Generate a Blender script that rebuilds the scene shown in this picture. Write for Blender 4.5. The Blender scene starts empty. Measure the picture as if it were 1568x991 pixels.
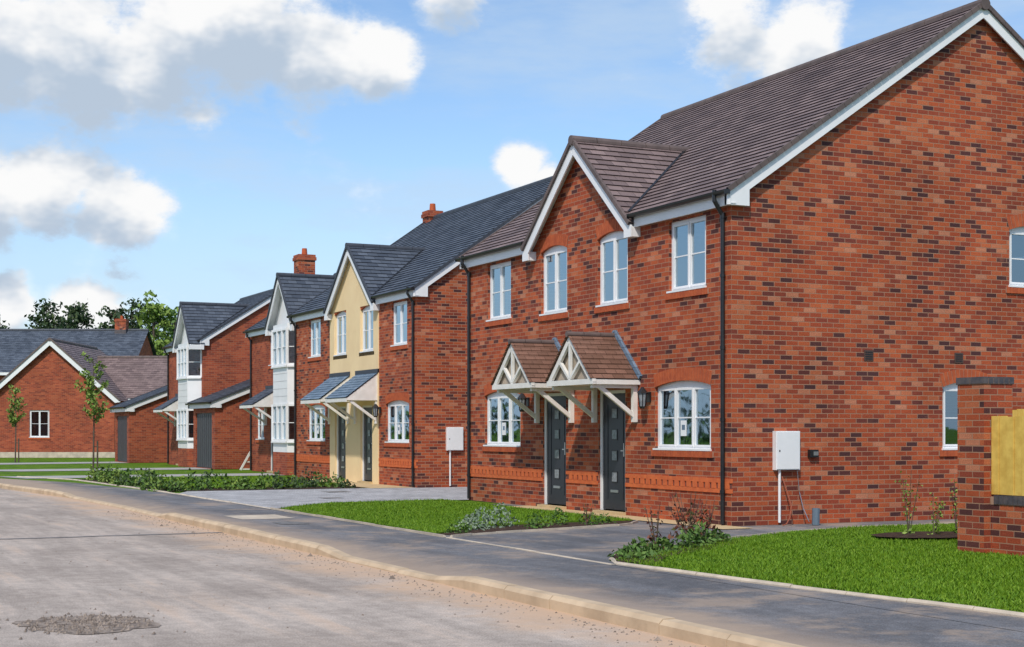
import bpy, math, random
import numpy as np
from mathutils import Vector, Quaternion
R=random.Random(7)
sc=bpy.context.scene
sc.view_settings.view_transform='Standard'; sc.view_settings.look='None'; sc.view_settings.exposure=0
# ---------------------------------------------------------------- materials
def nt(name):
    m=bpy.data.materials.new(name); m.use_nodes=True
    t=m.node_tree; p=t.nodes['Principled BSDF']; return m,t,p
def N(t,typ,**k):
    n=t.nodes.new(typ)
    for a,b in k.items(): setattr(n,a,b)
    return n
def ramp(t,stops,interp='LINEAR'):
    r=N(t,'ShaderNodeValToRGB'); e=r.color_ramp.elements; r.color_ramp.interpolation=interp
    e[0].position=stops[0][0]; e[0].color=(*stops[0][1],1)
    e[1].position=stops[-1][0]; e[1].color=(*stops[-1][1],1)
    for p,c in stops[1:-1]:
        x=e.new(p); x.color=(*c,1)
    return r
def mix(t,fac,a,b,bt='MIX'):
    m=N(t,'ShaderNodeMix',data_type='RGBA',blend_type=bt)
    for s,v in ((m.inputs[0],fac),(m.inputs[6],a),(m.inputs[7],b)):
        if hasattr(v,'is_output'): t.links.new(v,s)
        elif isinstance(v,(int,float)): s.default_value=v
        else: s.default_value=(*v,1)
    return m.outputs[2]
def noise(t,vec,scale,detail=4,rough=.6):
    n=N(t,'ShaderNodeTexNoise'); n.inputs['Scale'].default_value=scale
    n.inputs['Detail'].default_value=detail; n.inputs['Roughness'].default_value=rough
    t.links.new(vec,n.inputs['Vector']); return n.outputs['Fac']
def maprange(t,v,a,b,c=0,d=1):
    m=N(t,'ShaderNodeMapRange'); m.interpolation_type='SMOOTHSTEP'
    t.links.new(v,m.inputs[0])
    for i,x in enumerate((a,b,c,d)): m.inputs[i+1].default_value=x
    return m.outputs[0]
def bump(t,p,h,dist=.01,strength=.6):
    b=N(t,'ShaderNodeBump'); b.inputs['Distance'].default_value=dist; b.inputs['Strength'].default_value=strength
    t.links.new(h,b.inputs['Height']); t.links.new(b.outputs[0],p.inputs['Normal'])
def plain(name,c1,c2=None,rough=.5,scale=3,bs=0,spec=.5,metal=0):
    m,t,p=nt(name); c2=c2 or tuple(x*.85 for x in c1)
    tc=N(t,'ShaderNodeTexCoord').outputs['Object']
    n=noise(t,tc,scale,3)
    f=maprange(t,n,.3,.7)
    t.links.new(mix(t,f,c1,c2),p.inputs['Base Color'])
    p.inputs['Roughness'].default_value=rough; p.inputs['Specular IOR Level'].default_value=spec
    p.inputs['Metallic'].default_value=metal
    if bs: bump(t,p,noise(t,tc,scale*15,2),bs)
    return m
def brickmat(name,stops,mortar,bw=.225,rh=.075,ms=.010,dist=.006,rough=.85,offset=.5,big=.22,fine=(.72,1.25),bloom=None):
    m,t,p=nt(name)
    uv=N(t,'ShaderNodeTexCoord').outputs['UV']
    b=N(t,'ShaderNodeTexBrick'); b.offset=offset; b.squash=1
    for k,v in (('Scale',1),('Mortar Size',ms/2),('Mortar Smooth',.15),('Bias',0),('Brick Width',bw),('Row Height',rh)): b.inputs[k].default_value=v
    b.inputs['Color1'].default_value=(0,0,0,1); b.inputs['Color2'].default_value=(1,1,1,1); b.inputs['Mortar'].default_value=(.5,.5,.5,1)
    t.links.new(uv,b.inputs['Vector'])
    r=ramp(t,stops); t.links.new(b.outputs['Color'],r.inputs[0])
    n1=noise(t,uv,.7,4); n2=noise(t,uv,55,2)
    v=maprange(t,n1,.25,.75,1-big,1+big)
    c=mix(t,1,r.outputs[0],v,'MULTIPLY')
    v2=maprange(t,n2,.2,.8,*fine)
    c=mix(t,1,c,v2,'MULTIPLY')
    c=mix(t,b.outputs['Fac'],c,mortar)
    if bloom:
        f=maprange(t,noise(t,uv,1.7,5,.7),.56,.78,0,.4); c=mix(t,f,c,bloom)
    t.links.new(c,p.inputs['Base Color']); p.inputs['Roughness'].default_value=rough
    p.inputs['Specular IOR Level'].default_value=.25
    inv=N(t,'ShaderNodeMath',operation='SUBTRACT'); inv.inputs[0].default_value=1; t.links.new(b.outputs['Fac'],inv.inputs[1])
    bump(t,p,inv.outputs[0],dist)
    return m
BR=[(0,(.075,.030,.030)),(.09,(.10,.032,.028)),(.17,(.24,.050,.028)),(.5,(.35,.068,.027)),(.8,(.43,.098,.036)),(.93,(.46,.135,.06)),(1,(.47,.19,.11))]
M_brick=brickmat('red_brick',BR,(.36,.205,.135),ms=.012,bloom=(.42,.16,.09))
M_brickfar=brickmat('red_brick_plain',[(0,(.20,.045,.028)),(.4,(.32,.066,.032)),(1,(.40,.10,.045))],(.31,.17,.11))
M_orange=plain('orange_brick',(.50,.115,.040),(.38,.080,.032),.8,8,.004,.3)
M_band=plain('band_brick',(.66,.16,.05),(.54,.12,.042),.8,8,.004,.3)
M_bandshade=plain('band_recess_shade',(.17,.055,.04),None,.9)  # shade between the dentils, painted as a darker brick brown
M_mortar=plain('mortar',(.38,.24,.17),None,.9)
M_blue=plain('blue_brick',(.06,.055,.065),(.11,.09,.09),.6,9)
def tile(name,a,b,g=.17,w=.30):
    return brickmat(name,[(0,a),(1,b)],tuple(x*.35 for x in a),bw=w,rh=g,ms=.008,dist=.004,rough=.6,big=.15)
M_tbrown=tile('brown_tile',(.15,.108,.105),(.26,.19,.18))
M_tslate=tile('slate_tile',(.055,.068,.092),(.11,.13,.165))
M_tcan=tile('canopy_tile',(.15,.08,.055),(.23,.125,.09),.12,.2)
M_tcans=tile('canopy_slate',(.12,.18,.25),(.19,.26,.35),.12,.2)
M_ridgeb=plain('ridge_brown',(.15,.11,.10),(.10,.075,.07),.7)
M_ridges=plain('ridge_slate',(.05,.058,.075),None,.6)
M_white=plain('white_upvc',(.84,.84,.85),(.78,.79,.80),.35,2)
M_wood=plain('white_timber',(.82,.80,.76),(.72,.70,.66),.5,4)
M_black=plain('black_plastic',(.012,.012,.014),(.02,.02,.022),.35)
M_cream=plain('cream_render',(.86,.66,.38),(.80,.60,.34),.9,1.2,.003)
M_panel=plain('canopy_infill',(.44,.37,.29),(.37,.31,.24),.8)
M_door=plain('charcoal_door',(.020,.022,.030),(.026,.028,.038),.35)
M_garage=plain('garage_door',(.05,.055,.065),None,.45)
M_room=plain('room_plaster',(.60,.60,.58),(.5,.5,.48),.9)
M_steel=plain('steel',(.6,.6,.6),None,.3,3,0,.5,.9)
M_kerb=plain('kerb_concrete',(.62,.48,.33),(.46,.35,.24),.9,2.2,.004,.2)
M_edge=plain('edging_concrete',(.62,.53,.42),(.44,.38,.31),.9,3,.003,.2)
M_conc=plain('pale_concrete',(.42,.40,.38),(.34,.33,.32),.9,2)
M_soil=plain('mulch',(.035,.022,.015),(.09,.055,.04),.95,12,.02,.2)
M_paver=brickmat('block_paving',[(0,(.30,.30,.31)),(1,(.50,.50,.51))],(.19,.185,.18),bw=.2,rh=.1,ms=.008,dist=.003,big=.12)
M_slab=plain('yellow_slab',(.58,.43,.23),(.48,.36,.20),.9,4)
M_fence=plain('fence_timber',(.80,.55,.13),(.62,.39,.08),.75,5,.003,.3)
M_bark=plain('bark',(.12,.09,.065),(.07,.05,.04),.9,10,.01)
M_iron=plain('iron_cover',(.12,.12,.12),(.2,.18,.16),.6,9)
M_vent=plain('terracotta_vent',(.10,.055,.045),(.06,.035,.03),.9)
def glassmat():
    m,t,p=nt('window_glass')
    out=t.nodes['Material Output']; t.nodes.remove(p)
    g=N(t,'ShaderNodeBsdfGlossy'); g.inputs['Roughness'].default_value=.02; g.inputs['Color'].default_value=(.72,.88,1,1)
    tr=N(t,'ShaderNodeBsdfTransparent'); tr.inputs['Color'].default_value=(.50,.62,.70,1)
    lw=N(t,'ShaderNodeLayerWeight'); lw.inputs['Blend'].default_value=.35
    f=maprange(t,lw.outputs['Facing'],0,1,.26,.9)
    o=N(t,'ShaderNodeTexCoord').outputs['Object']
    b=N(t,'ShaderNodeBump'); b.inputs['Distance'].default_value=.01; b.inputs['Strength'].default_value=.25; t.links.new(noise(t,o,1.6,1),b.inputs['Height']); t.links.new(b.outputs[0],g.inputs['Normal'])
    mx=N(t,'ShaderNodeMixShader'); t.links.new(f,mx.inputs[0]); t.links.new(tr.outputs[0],mx.inputs[1]); t.links.new(g.outputs[0],mx.inputs[2])
    t.links.new(mx.outputs[0],out.inputs[0])
    return m
M_glass=glassmat()
M_glass2=plain('obscure_glass',(.30,.33,.36),(.18,.2,.22),.15,20)
def leafmat(name,a,b,c=None):
    m,t,p=nt(name)
    g=N(t,'ShaderNodeNewGeometry').outputs['Random Per Island']
    st=[(0,a),(1,b)] if c is None else [(0,a),(.5,b),(1,c)]
    r=ramp(t,st); t.links.new(g,r.inputs[0])
    t.links.new(r.outputs[0],p.inputs['Base Color']); p.inputs['Roughness'].default_value=.6
    p.inputs['Specular IOR Level'].default_value=.25
    return m
M_leafd=leafmat('leaf_dark',(.02,.042,.02),(.05,.085,.035),(.09,.125,.05))
M_leafl=leafmat('leaf_lime',(.10,.18,.03),(.24,.33,.07))
M_leafm=leafmat('leaf_mid',(.03,.07,.015),(.08,.16,.03),(.14,.23,.055))
M_lav=leafmat('leaf_greygreen',(.14,.20,.14),(.29,.36,.25))
M_red=leafmat('leaf_red',(.12,.03,.025),(.22,.08,.05),(.10,.12,.04))
M_blade=leafmat('grass_blade',(.065,.15,.006),(.115,.225,.008),(.18,.29,.02))
def grassmat():
    m,t,p=nt('grass')
    o=N(t,'ShaderNodeTexCoord').outputs['Object']
    f=maprange(t,noise(t,o,1.1,5,.65),.3,.7)
    c=mix(t,f,(.055,.13,.006),(.14,.235,.014))
    f2=maprange(t,noise(t,o,45,3),.3,.7,.6,1.25)
    t.links.new(mix(t,1,c,f2,'MULTIPLY'),p.inputs['Base Color']); p.inputs['Roughness'].default_value=.9
    p.inputs['Specular IOR Level'].default_value=.1
    return m
M_grass=grassmat()
def asphalt(name,a,b,sand,road=False):
    m,t,p=nt(name)
    o=N(t,'ShaderNodeTexCoord').outputs['Object']
    c=mix(t,maprange(t,noise(t,o,.35,6,.65),.35,.65),a,b)
    mp=N(t,'ShaderNodeMapping'); mp.inputs['Scale'].default_value=(1.6,.16,1); t.links.new(o,mp.inputs[0])
    sn=noise(t,mp.outputs[0],1.5,6,.7)
    c=mix(t,1,c,maprange(t,sn,.35,.7,.80,1.12),'MULTIPLY')
    sp=noise(t,o,70,2,.7)
    c=mix(t,1,c,maprange(t,sp,.3,.7,.72,1.28),'MULTIPLY')
    md=noise(t,o,7,4,.7)
    c=mix(t,1,c,maprange(t,md,.3,.7,.88,1.12),'MULTIPLY')
    sx=N(t,'ShaderNodeSeparateXYZ'); t.links.new(o,sx.inputs[0])
    wob=N(t,'ShaderNodeMath',operation='MULTIPLY_ADD'); t.links.new(noise(t,o,.8,6,.72),wob.inputs[0]); wob.inputs[1].default_value=2.4; t.links.new(sx.outputs[0],wob.inputs[2])
    if road:
        f=maprange(t,wob.outputs[0],-6.85,-5.75,0,.9)
        c=mix(t,f,c,sand)
        f=maprange(t,sn,.53,.73,0,.4); c=mix(t,f,c,sand)
    else:
        f=maprange(t,noise(t,o,.8,6,.72),.48,.66,0,.6); c=mix(t,f,c,sand)
        f=maprange(t,wob.outputs[0],-5.7,-4.7,.85,0); c=mix(t,f,c,sand)
    t.links.new(c,p.inputs['Base Color']); p.inputs['Roughness'].default_value=.9; p.inputs['Specular IOR Level'].default_value=.2
    bump(t,p,sp,.008); return m
M_road=asphalt('road_asphalt',(.385,.325,.28),(.49,.42,.365),(.58,.40,.27),True)
M_path=asphalt('path_asphalt',(.13,.133,.145),(.20,.20,.21),(.42,.32,.24))
M_patch=plain('rough_patch',(.42,.34,.28),(.14,.11,.09),.95,11,.03)
M_tar=plain('tar_line',(.13,.125,.125),(.24,.22,.21),.8,6)

# ---------------------------------------------------------------- builder
class B:
    def __init__(s): s.v=[];s.f=[];s.uv=[]
    def face(s,pts,uv=None):
        i=len(s.v); s.v+= [tuple(p) for p in pts]; s.f.append(tuple(range(i,i+len(pts))))
        if uv is None:
            n=Vector((0,0,0)); P=[Vector(p) for p in pts]
            for k in range(len(P)):
                a=P[k];b=P[(k+1)%len(P)]; n+=Vector(((a.y-b.y)*(a.z+b.z),(a.z-b.z)*(a.x+b.x),(a.x-b.x)*(a.y+b.y)))
            if n.length>0:n.normalize()
            if abs(n.z)>.75: uv=[(p.x,p.y) for p in P]
            elif abs(n.x)>abs(n.y): uv=[(p.y,p.z) for p in P]
            else: uv=[(p.x+.11,p.z) for p in P]
        s.uv+=uv
    def box(s,x0,x1,y0,y1,z0,z1):
        c=[(x,y,z) for x in(x0,x1) for y in(y0,y1) for z in(z0,z1)]
        for q in((0,1,3,2),(4,6,7,5),(0,4,5,1),(2,3,7,6),(0,2,6,4),(1,5,7,3)): s.face([c[i] for i in q])
    def prism(s,pts,d):
        d=Vector(d); a=[Vector(p) for p in pts]; b=[p+d for p in a]
        s.face(a); s.face(b[::-1])
        for i in range(len(a)):
            j=(i+1)%len(a); s.face([a[i],b[i],b[j],a[j]])
    def mbox(s,M,a0,a1,z0,z1,d0,d1):
        p=M(a0,z0,d0);q=M(a1,z1,d1)
        s.box(min(p[0],q[0]),max(p[0],q[0]),min(p[1],q[1]),max(p[1],q[1]),min(p[2],q[2]),max(p[2],q[2]))
    def beam(s,p,q,w,h,up=(0,0,1)):
        p=Vector(p);q=Vector(q);d=(q-p).normalized();u=Vector(up)
        r=d.cross(u)
        if r.length<.01: r=d.cross(Vector((1,0,0)))
        r.normalize();u=r.cross(d).normalized()
        c=[p+r*(w/2)*a+u*(h/2)*b for a,b in((-1,-1),(1,-1),(1,1),(-1,1))]
        s.prism(c,q-p)
    def cyl(s,p,q,r,n=10,r2=None,cap=True):
        p=Vector(p);q=Vector(q);r2=r if r2 is None else r2
        d=(q-p).normalized();u=d.orthogonal().normalized();w=d.cross(u)
        A=[p+(u*math.cos(2*math.pi*i/n)+w*math.sin(2*math.pi*i/n))*r for i in range(n)]
        C=[q+(u*math.cos(2*math.pi*i/n)+w*math.sin(2*math.pi*i/n))*r2 for i in range(n)]
        for i in range(n):
            j=(i+1)%n; s.face([A[i],A[j],C[j],C[i]])
        if cap: s.face(A[::-1]); s.face(C)
    def leaf(s,c,sz,up=.3):
        c=Vector(c)
        d=Vector((R.gauss(0,1),R.gauss(0,1),R.gauss(0,1)+up)).normalized()
        e=d.orthogonal().normalized(); e.rotate(Quaternion(d,R.random()*6.28))
        s.face([c-d*sz*.5, c+e*sz*.3, c+d*sz*.6, c-e*sz*.3],[(0,0)]*4)
    def build(s,name,mat,par=None,smooth=False):
        me=bpy.data.meshes.new(name); me.from_pydata(s.v,[],s.f)
        u=me.uv_layers.new(name='UVMap'); u.data.foreach_set('uv',np.array(s.uv,dtype=np.float32).ravel())
        me.materials.append(mat)
        me.update(); o=bpy.data.objects.new(name,me); sc.collection.objects.link(o)
        if par: o.parent=par
        return o
def empty(name,loc,rz=0):
    e=bpy.data.objects.new(name,None); e.location=loc; e.rotation_euler=(0,0,rz); e.empty_display_size=.5; sc.collection.objects.link(e); return e
class Parts:
    def __init__(s): s.d={}
    def __call__(s,name,mat):
        k=(name,mat.name)
        if k not in s.d: s.d[k]=(B(),mat)
        return s.d[k][0]
    def flush(s,par):
        for (n,_),(b,m) in s.d.items():
            if b.f: b.build(n,m,par)

def wall(b,M,a0,a1,z0,z1,ops=(),rev=.10):
    A=sorted({a0,a1,*[x for o in ops for x in o[:2]]}); Z=sorted({z0,z1,*[x for o in ops for x in o[2:4]]})
    A=[x for x in A if a0<=x<=a1]; Z=[z for z in Z if z0<=z<=z1]
    for i in range(len(A)-1):
        for j in range(len(Z)-1):
            ca=(A[i]+A[i+1])/2; cz=(Z[j]+Z[j+1])/2
            if any(o[0]<ca<o[1] and o[2]<cz<o[3] for o in ops): continue
            b.face([M(A[i],Z[j],0),M(A[i+1],Z[j],0),M(A[i+1],Z[j+1],0),M(A[i],Z[j+1],0)])
    for o in ops:
        x0,x1,q0,q1=o[:4]
        if x1<a0 or x0>a1: continue
        for (p,q) in (((x0,q0),(x0,q1)),((x1,q0),(x1,q1)),((x0,q0),(x1,q0)),((x0,q1),(x1,q1))):
            b.face([M(*p,0),M(*q,0),M(*q,rev),M(*p,rev)])
def arch(P,M,a0,a1,zc,rise=.09,th=.21,mat=None):
    w=a1-a0; rr=(w*w/4+rise*rise)/(2*rise); ac=(a0+a1)/2; cz=zc-rr
    half=math.asin(min(1,(w/2)/rr)); n=max(5,int(round(w/.075)))
    b=P('arch_bricks',mat or M_orange); bm=P('arch_mortar',M_mortar)
    def pt(r,t,d): return M(ac+r*math.sin(t),cz+r*math.cos(t),d)
    for i in range(n):
        t0=-half+2*half*i/n; t1=-half+2*half*(i+1)/n; e=(t1-t0)*.08
        f=[pt(rr,t0+e,-.012),pt(rr,t1-e,-.012),pt(rr+th,t1-e,-.012),pt(rr+th,t0+e,-.012)]
        g=[pt(rr,t0+e,.05),pt(rr,t1-e,.05),pt(rr+th,t1-e,.05),pt(rr+th,t0+e,.05)]
        b.face(f)
        for k in range(4): b.face([f[k],f[(k+1)%4],g[(k+1)%4],g[k]])
        bm.face([pt(rr+.003,t0,-.006),pt(rr+.003,t1,-.006),pt(rr+th-.003,t1,-.006),pt(rr+th-.003,t0,-.006)])
def window(P,M,a0,a1,z0,z1,cols=2,archd=False,sill=True,d=.055,paper=False,am=None):
    f=P('window_frames',M_white); g=P('window_glass',M_glass)
    fw=.05
    f.mbox(M,a0,a1,z0,z0+fw,d,d+.06); f.mbox(M,a0,a1,z1-fw-(.07 if archd else 0),z1,d,d+.06)
    f.mbox(M,a0,a0+fw,z0+fw,z1-fw,d+.001,d+.059); f.mbox(M,a1-fw,a1,z0+fw,z1-fw,d+.001,d+.059)
    zt=z1-fw-(.07 if archd else 0); ww=(a1-a0-2*fw)/cols
    for i in range(cols):
        x0=a0+fw+i*ww; x1=x0+ww
        if i: f.mbox(M,x0-.02,x0+.02,z0+fw,zt,d+.002,d+.058)
        c=.032
        f.mbox(M,x0+.012,x0+c+.012,z0+fw,zt,d-.012,d+.04); f.mbox(M,x1-c-.012,x1-.012,z0+fw,zt,d-.012,d+.04)
        f.mbox(M,x0+c,x1-c,z0+fw,z0+fw+c,d-.010,d+.038); f.mbox(M,x0+c,x1-c,zt-c,zt,d-.010,d+.038)
        zm=z0+(zt-z0)*.52
        f.mbox(M,x0+c,x1-c,zm-.010,zm+.010,d+.005,d+.03)
        g.face([M(x0+.02,z0+.03,d+.02),M(x1-.02,z0+.03,d+.02+R.uniform(-.002,.002)),M(x1-.02,zt+.02,d+.02),M(x0+.02,zt+.02,d+.02+R.uniform(-.002,.002))])
    if sill:
        f.mbox(M,a0-.02,a1+.02,z0-.012,z0+.018,-.035,d+.01)
        b=P('brick_sills',M_orange); bm=P('arch_mortar',M_mortar)
        n=int((a1-a0+.16)/.075); w=(a1-a0+.16)/n
        for i in range(n):
            x=a0-.08+i*w; b.mbox(M,x+.004,x+w-.004,z0-.115,z0-.013,-.03,.04)
        bm.mbox(M,a0-.078,a1+.078,z0-.112,z0-.016,-.022,.03)
    if archd: arch(P,M,a0,a1,z1,mat=am)
    if paper:
        x=(a0+a1)/2+ (-.02 if cols==3 else .1)
        P('paper_notice',M_white).mbox(M,x,x+.17,z0+.22,z0+.47,d+.012,d+.016)
        P('paper_notice_print',M_tcans).mbox(M,x+.04,x+.13,z0+.32,z0+.40,d+.009,d+.0115)
def courses(b,O,A,S,L,rng,g=.17,t=.022):
    O=Vector(O);A=Vector(A);S=Vector(S).normalized();Nn=A.cross(S).normalized()
    if Nn.z<0: Nn=-Nn
    i=0
    while i*g<L-.01:
        s0=i*g; s1=min(L,(i+1)*g)
        for r0,r1 in rng(s0):
            if r1-r0<.02: continue
            p=lambda a,s,h:O+A*a+S*s+Nn*h
            b.face([p(r0,s0,t),p(r1,s0,t),p(r1,s1,.002),p(r0,s1,.002)],[(r0,s0+.001),(r1,s0+.001),(r1,s1),(r0,s1)])
            b.face([p(r0,s0,-.004),p(r1,s0,-.004),p(r1,s0,t),p(r0,s0,t)],[(r0,s0),(r1,s0),(r1,s0+.004),(r0,s0+.004)])
        i+=1
def ridge(b,p,q,r=.10,seg=.45):
    p=Vector(p);q=Vector(q);L=(q-p).length;n=max(1,int(L/seg));d=(q-p)/n
    for i in range(n): b.cyl(p+d*i,p+d*(i+1)-d.normalized()*.012,r,12)
def downpipe(b,x,y,z1,out=.2):
    b.cyl((x-out,y,z1+.12),(x-out,y,z1-.06),.034); b.cyl((x-out,y,z1-.04),(x-.05,y,z1-.26),.034); b.cyl((x-.05,y,z1-.24),(x-.05,y,.03),.034)
    for z in (.5,1.6,2.7,3.8): b.cyl((x-.05,y,z),(x-.05,y,z+.05),.043)
    b.cyl((x-.05,y,z1-.30),(x-.05,y,z1-.22),.042)
def roofpack(P,W,D,c,hw,apz,footz,sl,mat,mr,ov=.15,ez=5.09,ex=-.15,g=.17,dfront=-.22):
    rx=D/2; rz=ez+(rx-ex)*sl; th=math.atan(sl); L=(rx-ex)/math.cos(th)
    def rng(s):
        z=ez+s*math.sin(th)
        if c is None or z>=apz: return [(-ov,W+ov)]
        w=hw*(apz-z)/(apz-footz); w=min(w,hw)
        return [(-ov,c-w+.10),(c+w-.10,W+ov)]
    b=P('roof',mat)
    courses(b,(ex,0,ez),(0,1,0),(math.cos(th),0,math.sin(th)),L,rng,g)
    courses(b,(2*rx-ex,0,ez),(0,1,0),(-math.cos(th),0,math.sin(th)),L,lambda s:[(-ov,W+ov)],g)
    rb=P('ridge_tiles',mr)
    ridge(rb,(rx,-ov-.02,rz-.02),(rx,W+ov+.02,rz-.02))
    wt=P('fascia_and_bargeboards',M_white); bk=P('gutters_and_downpipes',M_black)
    spans=[(-ov+.02,c-hw),(c+hw,W+ov-.02)] if c is not None else [(-ov+.02,W+ov-.02)]
    for y0,y1 in spans:
        wt.box(ex+.03,ex+.055,y0,y1,ez-.22,ez-.02); wt.box(ex+.055,-.001,y0,y1,ez-.20,ez-.18)
        n=8
        for i in range(n):
            a=math.pi+math.pi*i/n; a2=math.pi+math.pi*(i+1)/n; r=.058; cx=ex-.032; cz=ez-.01
            bk.face([(cx+r*math.cos(a),y0-.03,cz+r*math.sin(a)),(cx+r*math.cos(a2),y0-.03,cz+r*math.sin(a2)),(cx+r*math.cos(a2),y1+.03,cz+r*math.sin(a2)),(cx+r*math.cos(a),y1+.03,cz+r*math.sin(a))])
        bk.box(ex-.09,ex+.02,y0-.035,y0-.03,ez-.07,ez); bk.box(ex-.09,ex+.02,y1+.03,y1+.035,ez-.07,ez)
    for y,sg in ((-ov,1),(W+ov,-1)):
        for xa,xb in ((ex,rx),(2*rx-ex,rx)):
            t=.17; s_=1 if xb>xa else -1
            wt.prism([(xa,y+sg*.03,ez-.03),(xb,y+sg*.03,rz-.03),(xb,y+sg*.03,rz-.03-t*1.25),(xa+s_*.40,y+sg*.03,ez-.03-t*1.25+.40*sl),(xa+s_*.40,y+sg*.03,ez-.22),(xa,y+sg*.03,ez-.22)],(0,sg*.025,0))
            wt.face([(xa,y+sg*.05,ez-.06),(xb,y+sg*.05,rz-.06),(xb,y+sg*(ov+.02),rz-.06),(xa,y+sg*(ov+.02),ez-.06)])
            d=Vector((xb-xa,0,rz-ez)); n=int(d.length/g)
            for i in range(n):
                p=Vector((xa,y+sg*.012,ez+.0))+d*(i/n); q=p+d*(1.0/n)*.97
                rb.beam(p,q,.05,.075)
        wt.box(ex+.03,.24,min(y+sg*.056,y+sg*(ov)),max(y+sg*.056,y+sg*ov),ez-.215,ez-.04)
    if c is not None:
        for sg in(-1,1):
            S=Vector((0,-sg*hw,apz-footz)); Ls=S.length; Sn=S.normalized()
            def rg(s,Sn=Sn):
                z=footz+s*Sn.z; return [(dfront,max(.03,(z-ez)/sl+ex+.14))]
            courses(b,(0,c+sg*hw,footz),(1,0,0),Sn,Ls,rg,g)
            wt.prism([(dfront+.03,c+sg*(hw+.02),footz-.04),(dfront+.03,c,apz-.04),(dfront+.03,c,apz-.04-.24),(dfront+.03,c+sg*(hw-.22),footz-.04-.24+.22*(apz-footz)/hw),(dfront+.03,c+sg*(hw-.22),footz-.22),(dfront+.03,c+sg*(hw+.02),footz-.22)],(.03,0,0))
            wt.face([(dfront+.05,c+sg*hw,footz-.05),(dfront+.05,c,apz-.05),(.02,c,apz-.05),(.02,c+sg*hw,footz-.05)])
            wt.box(dfront+.062,-.001,*sorted((c+sg*(hw-.2),c+sg*(hw+.015))),footz-.215,footz-.05)
            d=Vector((0,-sg*hw,apz-footz)); n=int(d.length/g)
            for i in range(n):
                p=Vector((dfront+.012,c+sg*hw,footz+.0))+d*(i/n); rb.beam(p,p+d*(1.0/n)*.97,.05,.07)
            xe=(apz-ez)/sl+ex; zs=ez+.05; xs=ex+.05/sl
            P('valley_lead',M_black).beam((xs,c+sg*hw*(apz-zs)/(apz-footz),zs+.03),(xe,c,apz+.03),.05,.02)
        xe=(apz-ez)/sl+ex
        ridge(rb,(dfront-.02,c,apz-.02),(xe+.1,c,apz-.02),.09)
    return rx,rz
def chimney(P,x,y,z0,z1,w=.65,mat=None):
    b=P('chimney_stack',mat or M_brick); b.box(x-w/2,x+w/2,y-w/2,y+w/2,z0,z1)
    o=P('chimney_corbel',M_brickfar); o.box(x-w/2-.04,x+w/2+.04,y-w/2-.04,y+w/2+.04,z1-.18,z1-.06); o.box(x-w/2-.015,x+w/2+.015,y-w/2-.015,y+w/2+.015,z1-.06,z1+.03)
    P('chimney_pot',M_orange).cyl((x,y,z1+.03),(x,y,z1+.28),.11,12,.09)
    P('chimney_flashing',M_blue).box(x-w/2-.02,x+w/2+.02,y-w/2-.02,y+w/2+.02,z0,z0+(z1-z0)*.3)
def door(P,M,a0,a1,z0,z1):
    f=P('door_frame',M_white); f.mbox(M,a0,a0+.055,z0,z1,.03,.11); f.mbox(M,a1-.055,a1,z0,z1,.03,.11); f.mbox(M,a0+.055,a1-.055,z1-.055,z1,.031,.109)
    d=P('front_door',M_door); d.mbox(M,a0+.055,a1-.055,z0+.02,z1-.055,.06,.1)
    c=(a0+a1)/2
    for i in range(4):
        z=z0+.50+i*.37
        P('door_trim',M_black).mbox(M,c-.10,c+.10,z-.012,z+.19,.054,.0595)
        P('door_panes',M_glass2).mbox(M,c-.08,c+.08,z+.01,z+.168,.048,.0535)
    for s in(-1,1):
        d.mbox(M,c+s*.27-.03,c+s*.27+.03,z0+.2,z1-.25,.052,.0595)
    h=P('door_handle',M_steel); h.mbox(M,a0+.10,a0+.125,z0+.95,z0+1.18,.03,.06); h.mbox(M,a0+.10,a0+.2,z0+1.04,z0+1.06,.02,.035); h.mbox(M,c-.13,c+.13,z0+.32,z0+.365,.045,.06)
    P('threshold',M_slab).mbox(M,a0-.02,a1+.02,0.0,z0,-.12,.1)
def lantern(P,y,z,x=0):
    b=P('wall_lantern',M_black)
    b.box(x-.03,x,y-.05,y+.05,z-.05,z+.12); b.beam((x-.02,y,z+.08),(x-.14,y,z+.16),.02,.02)
    b.cyl((x-.14,y,z+.1),(x-.14,y,z+.2),.10,6,.02); b.cyl((x-.14,y,z-.16),(x-.14,y,z-.12),.04,6,.06)
    for i in range(6):
        a=i*math.pi/3; b.beam((x-.14+.055*math.cos(a),y+.055*math.sin(a),z-.12),(x-.14+.085*math.cos(a),y+.085*math.sin(a),z+.1),.012,.012)
    P('lantern_glass',M_glass2).cyl((x-.14,y,z-.12),(x-.14,y,z+.1),.048,6,.075)
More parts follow.
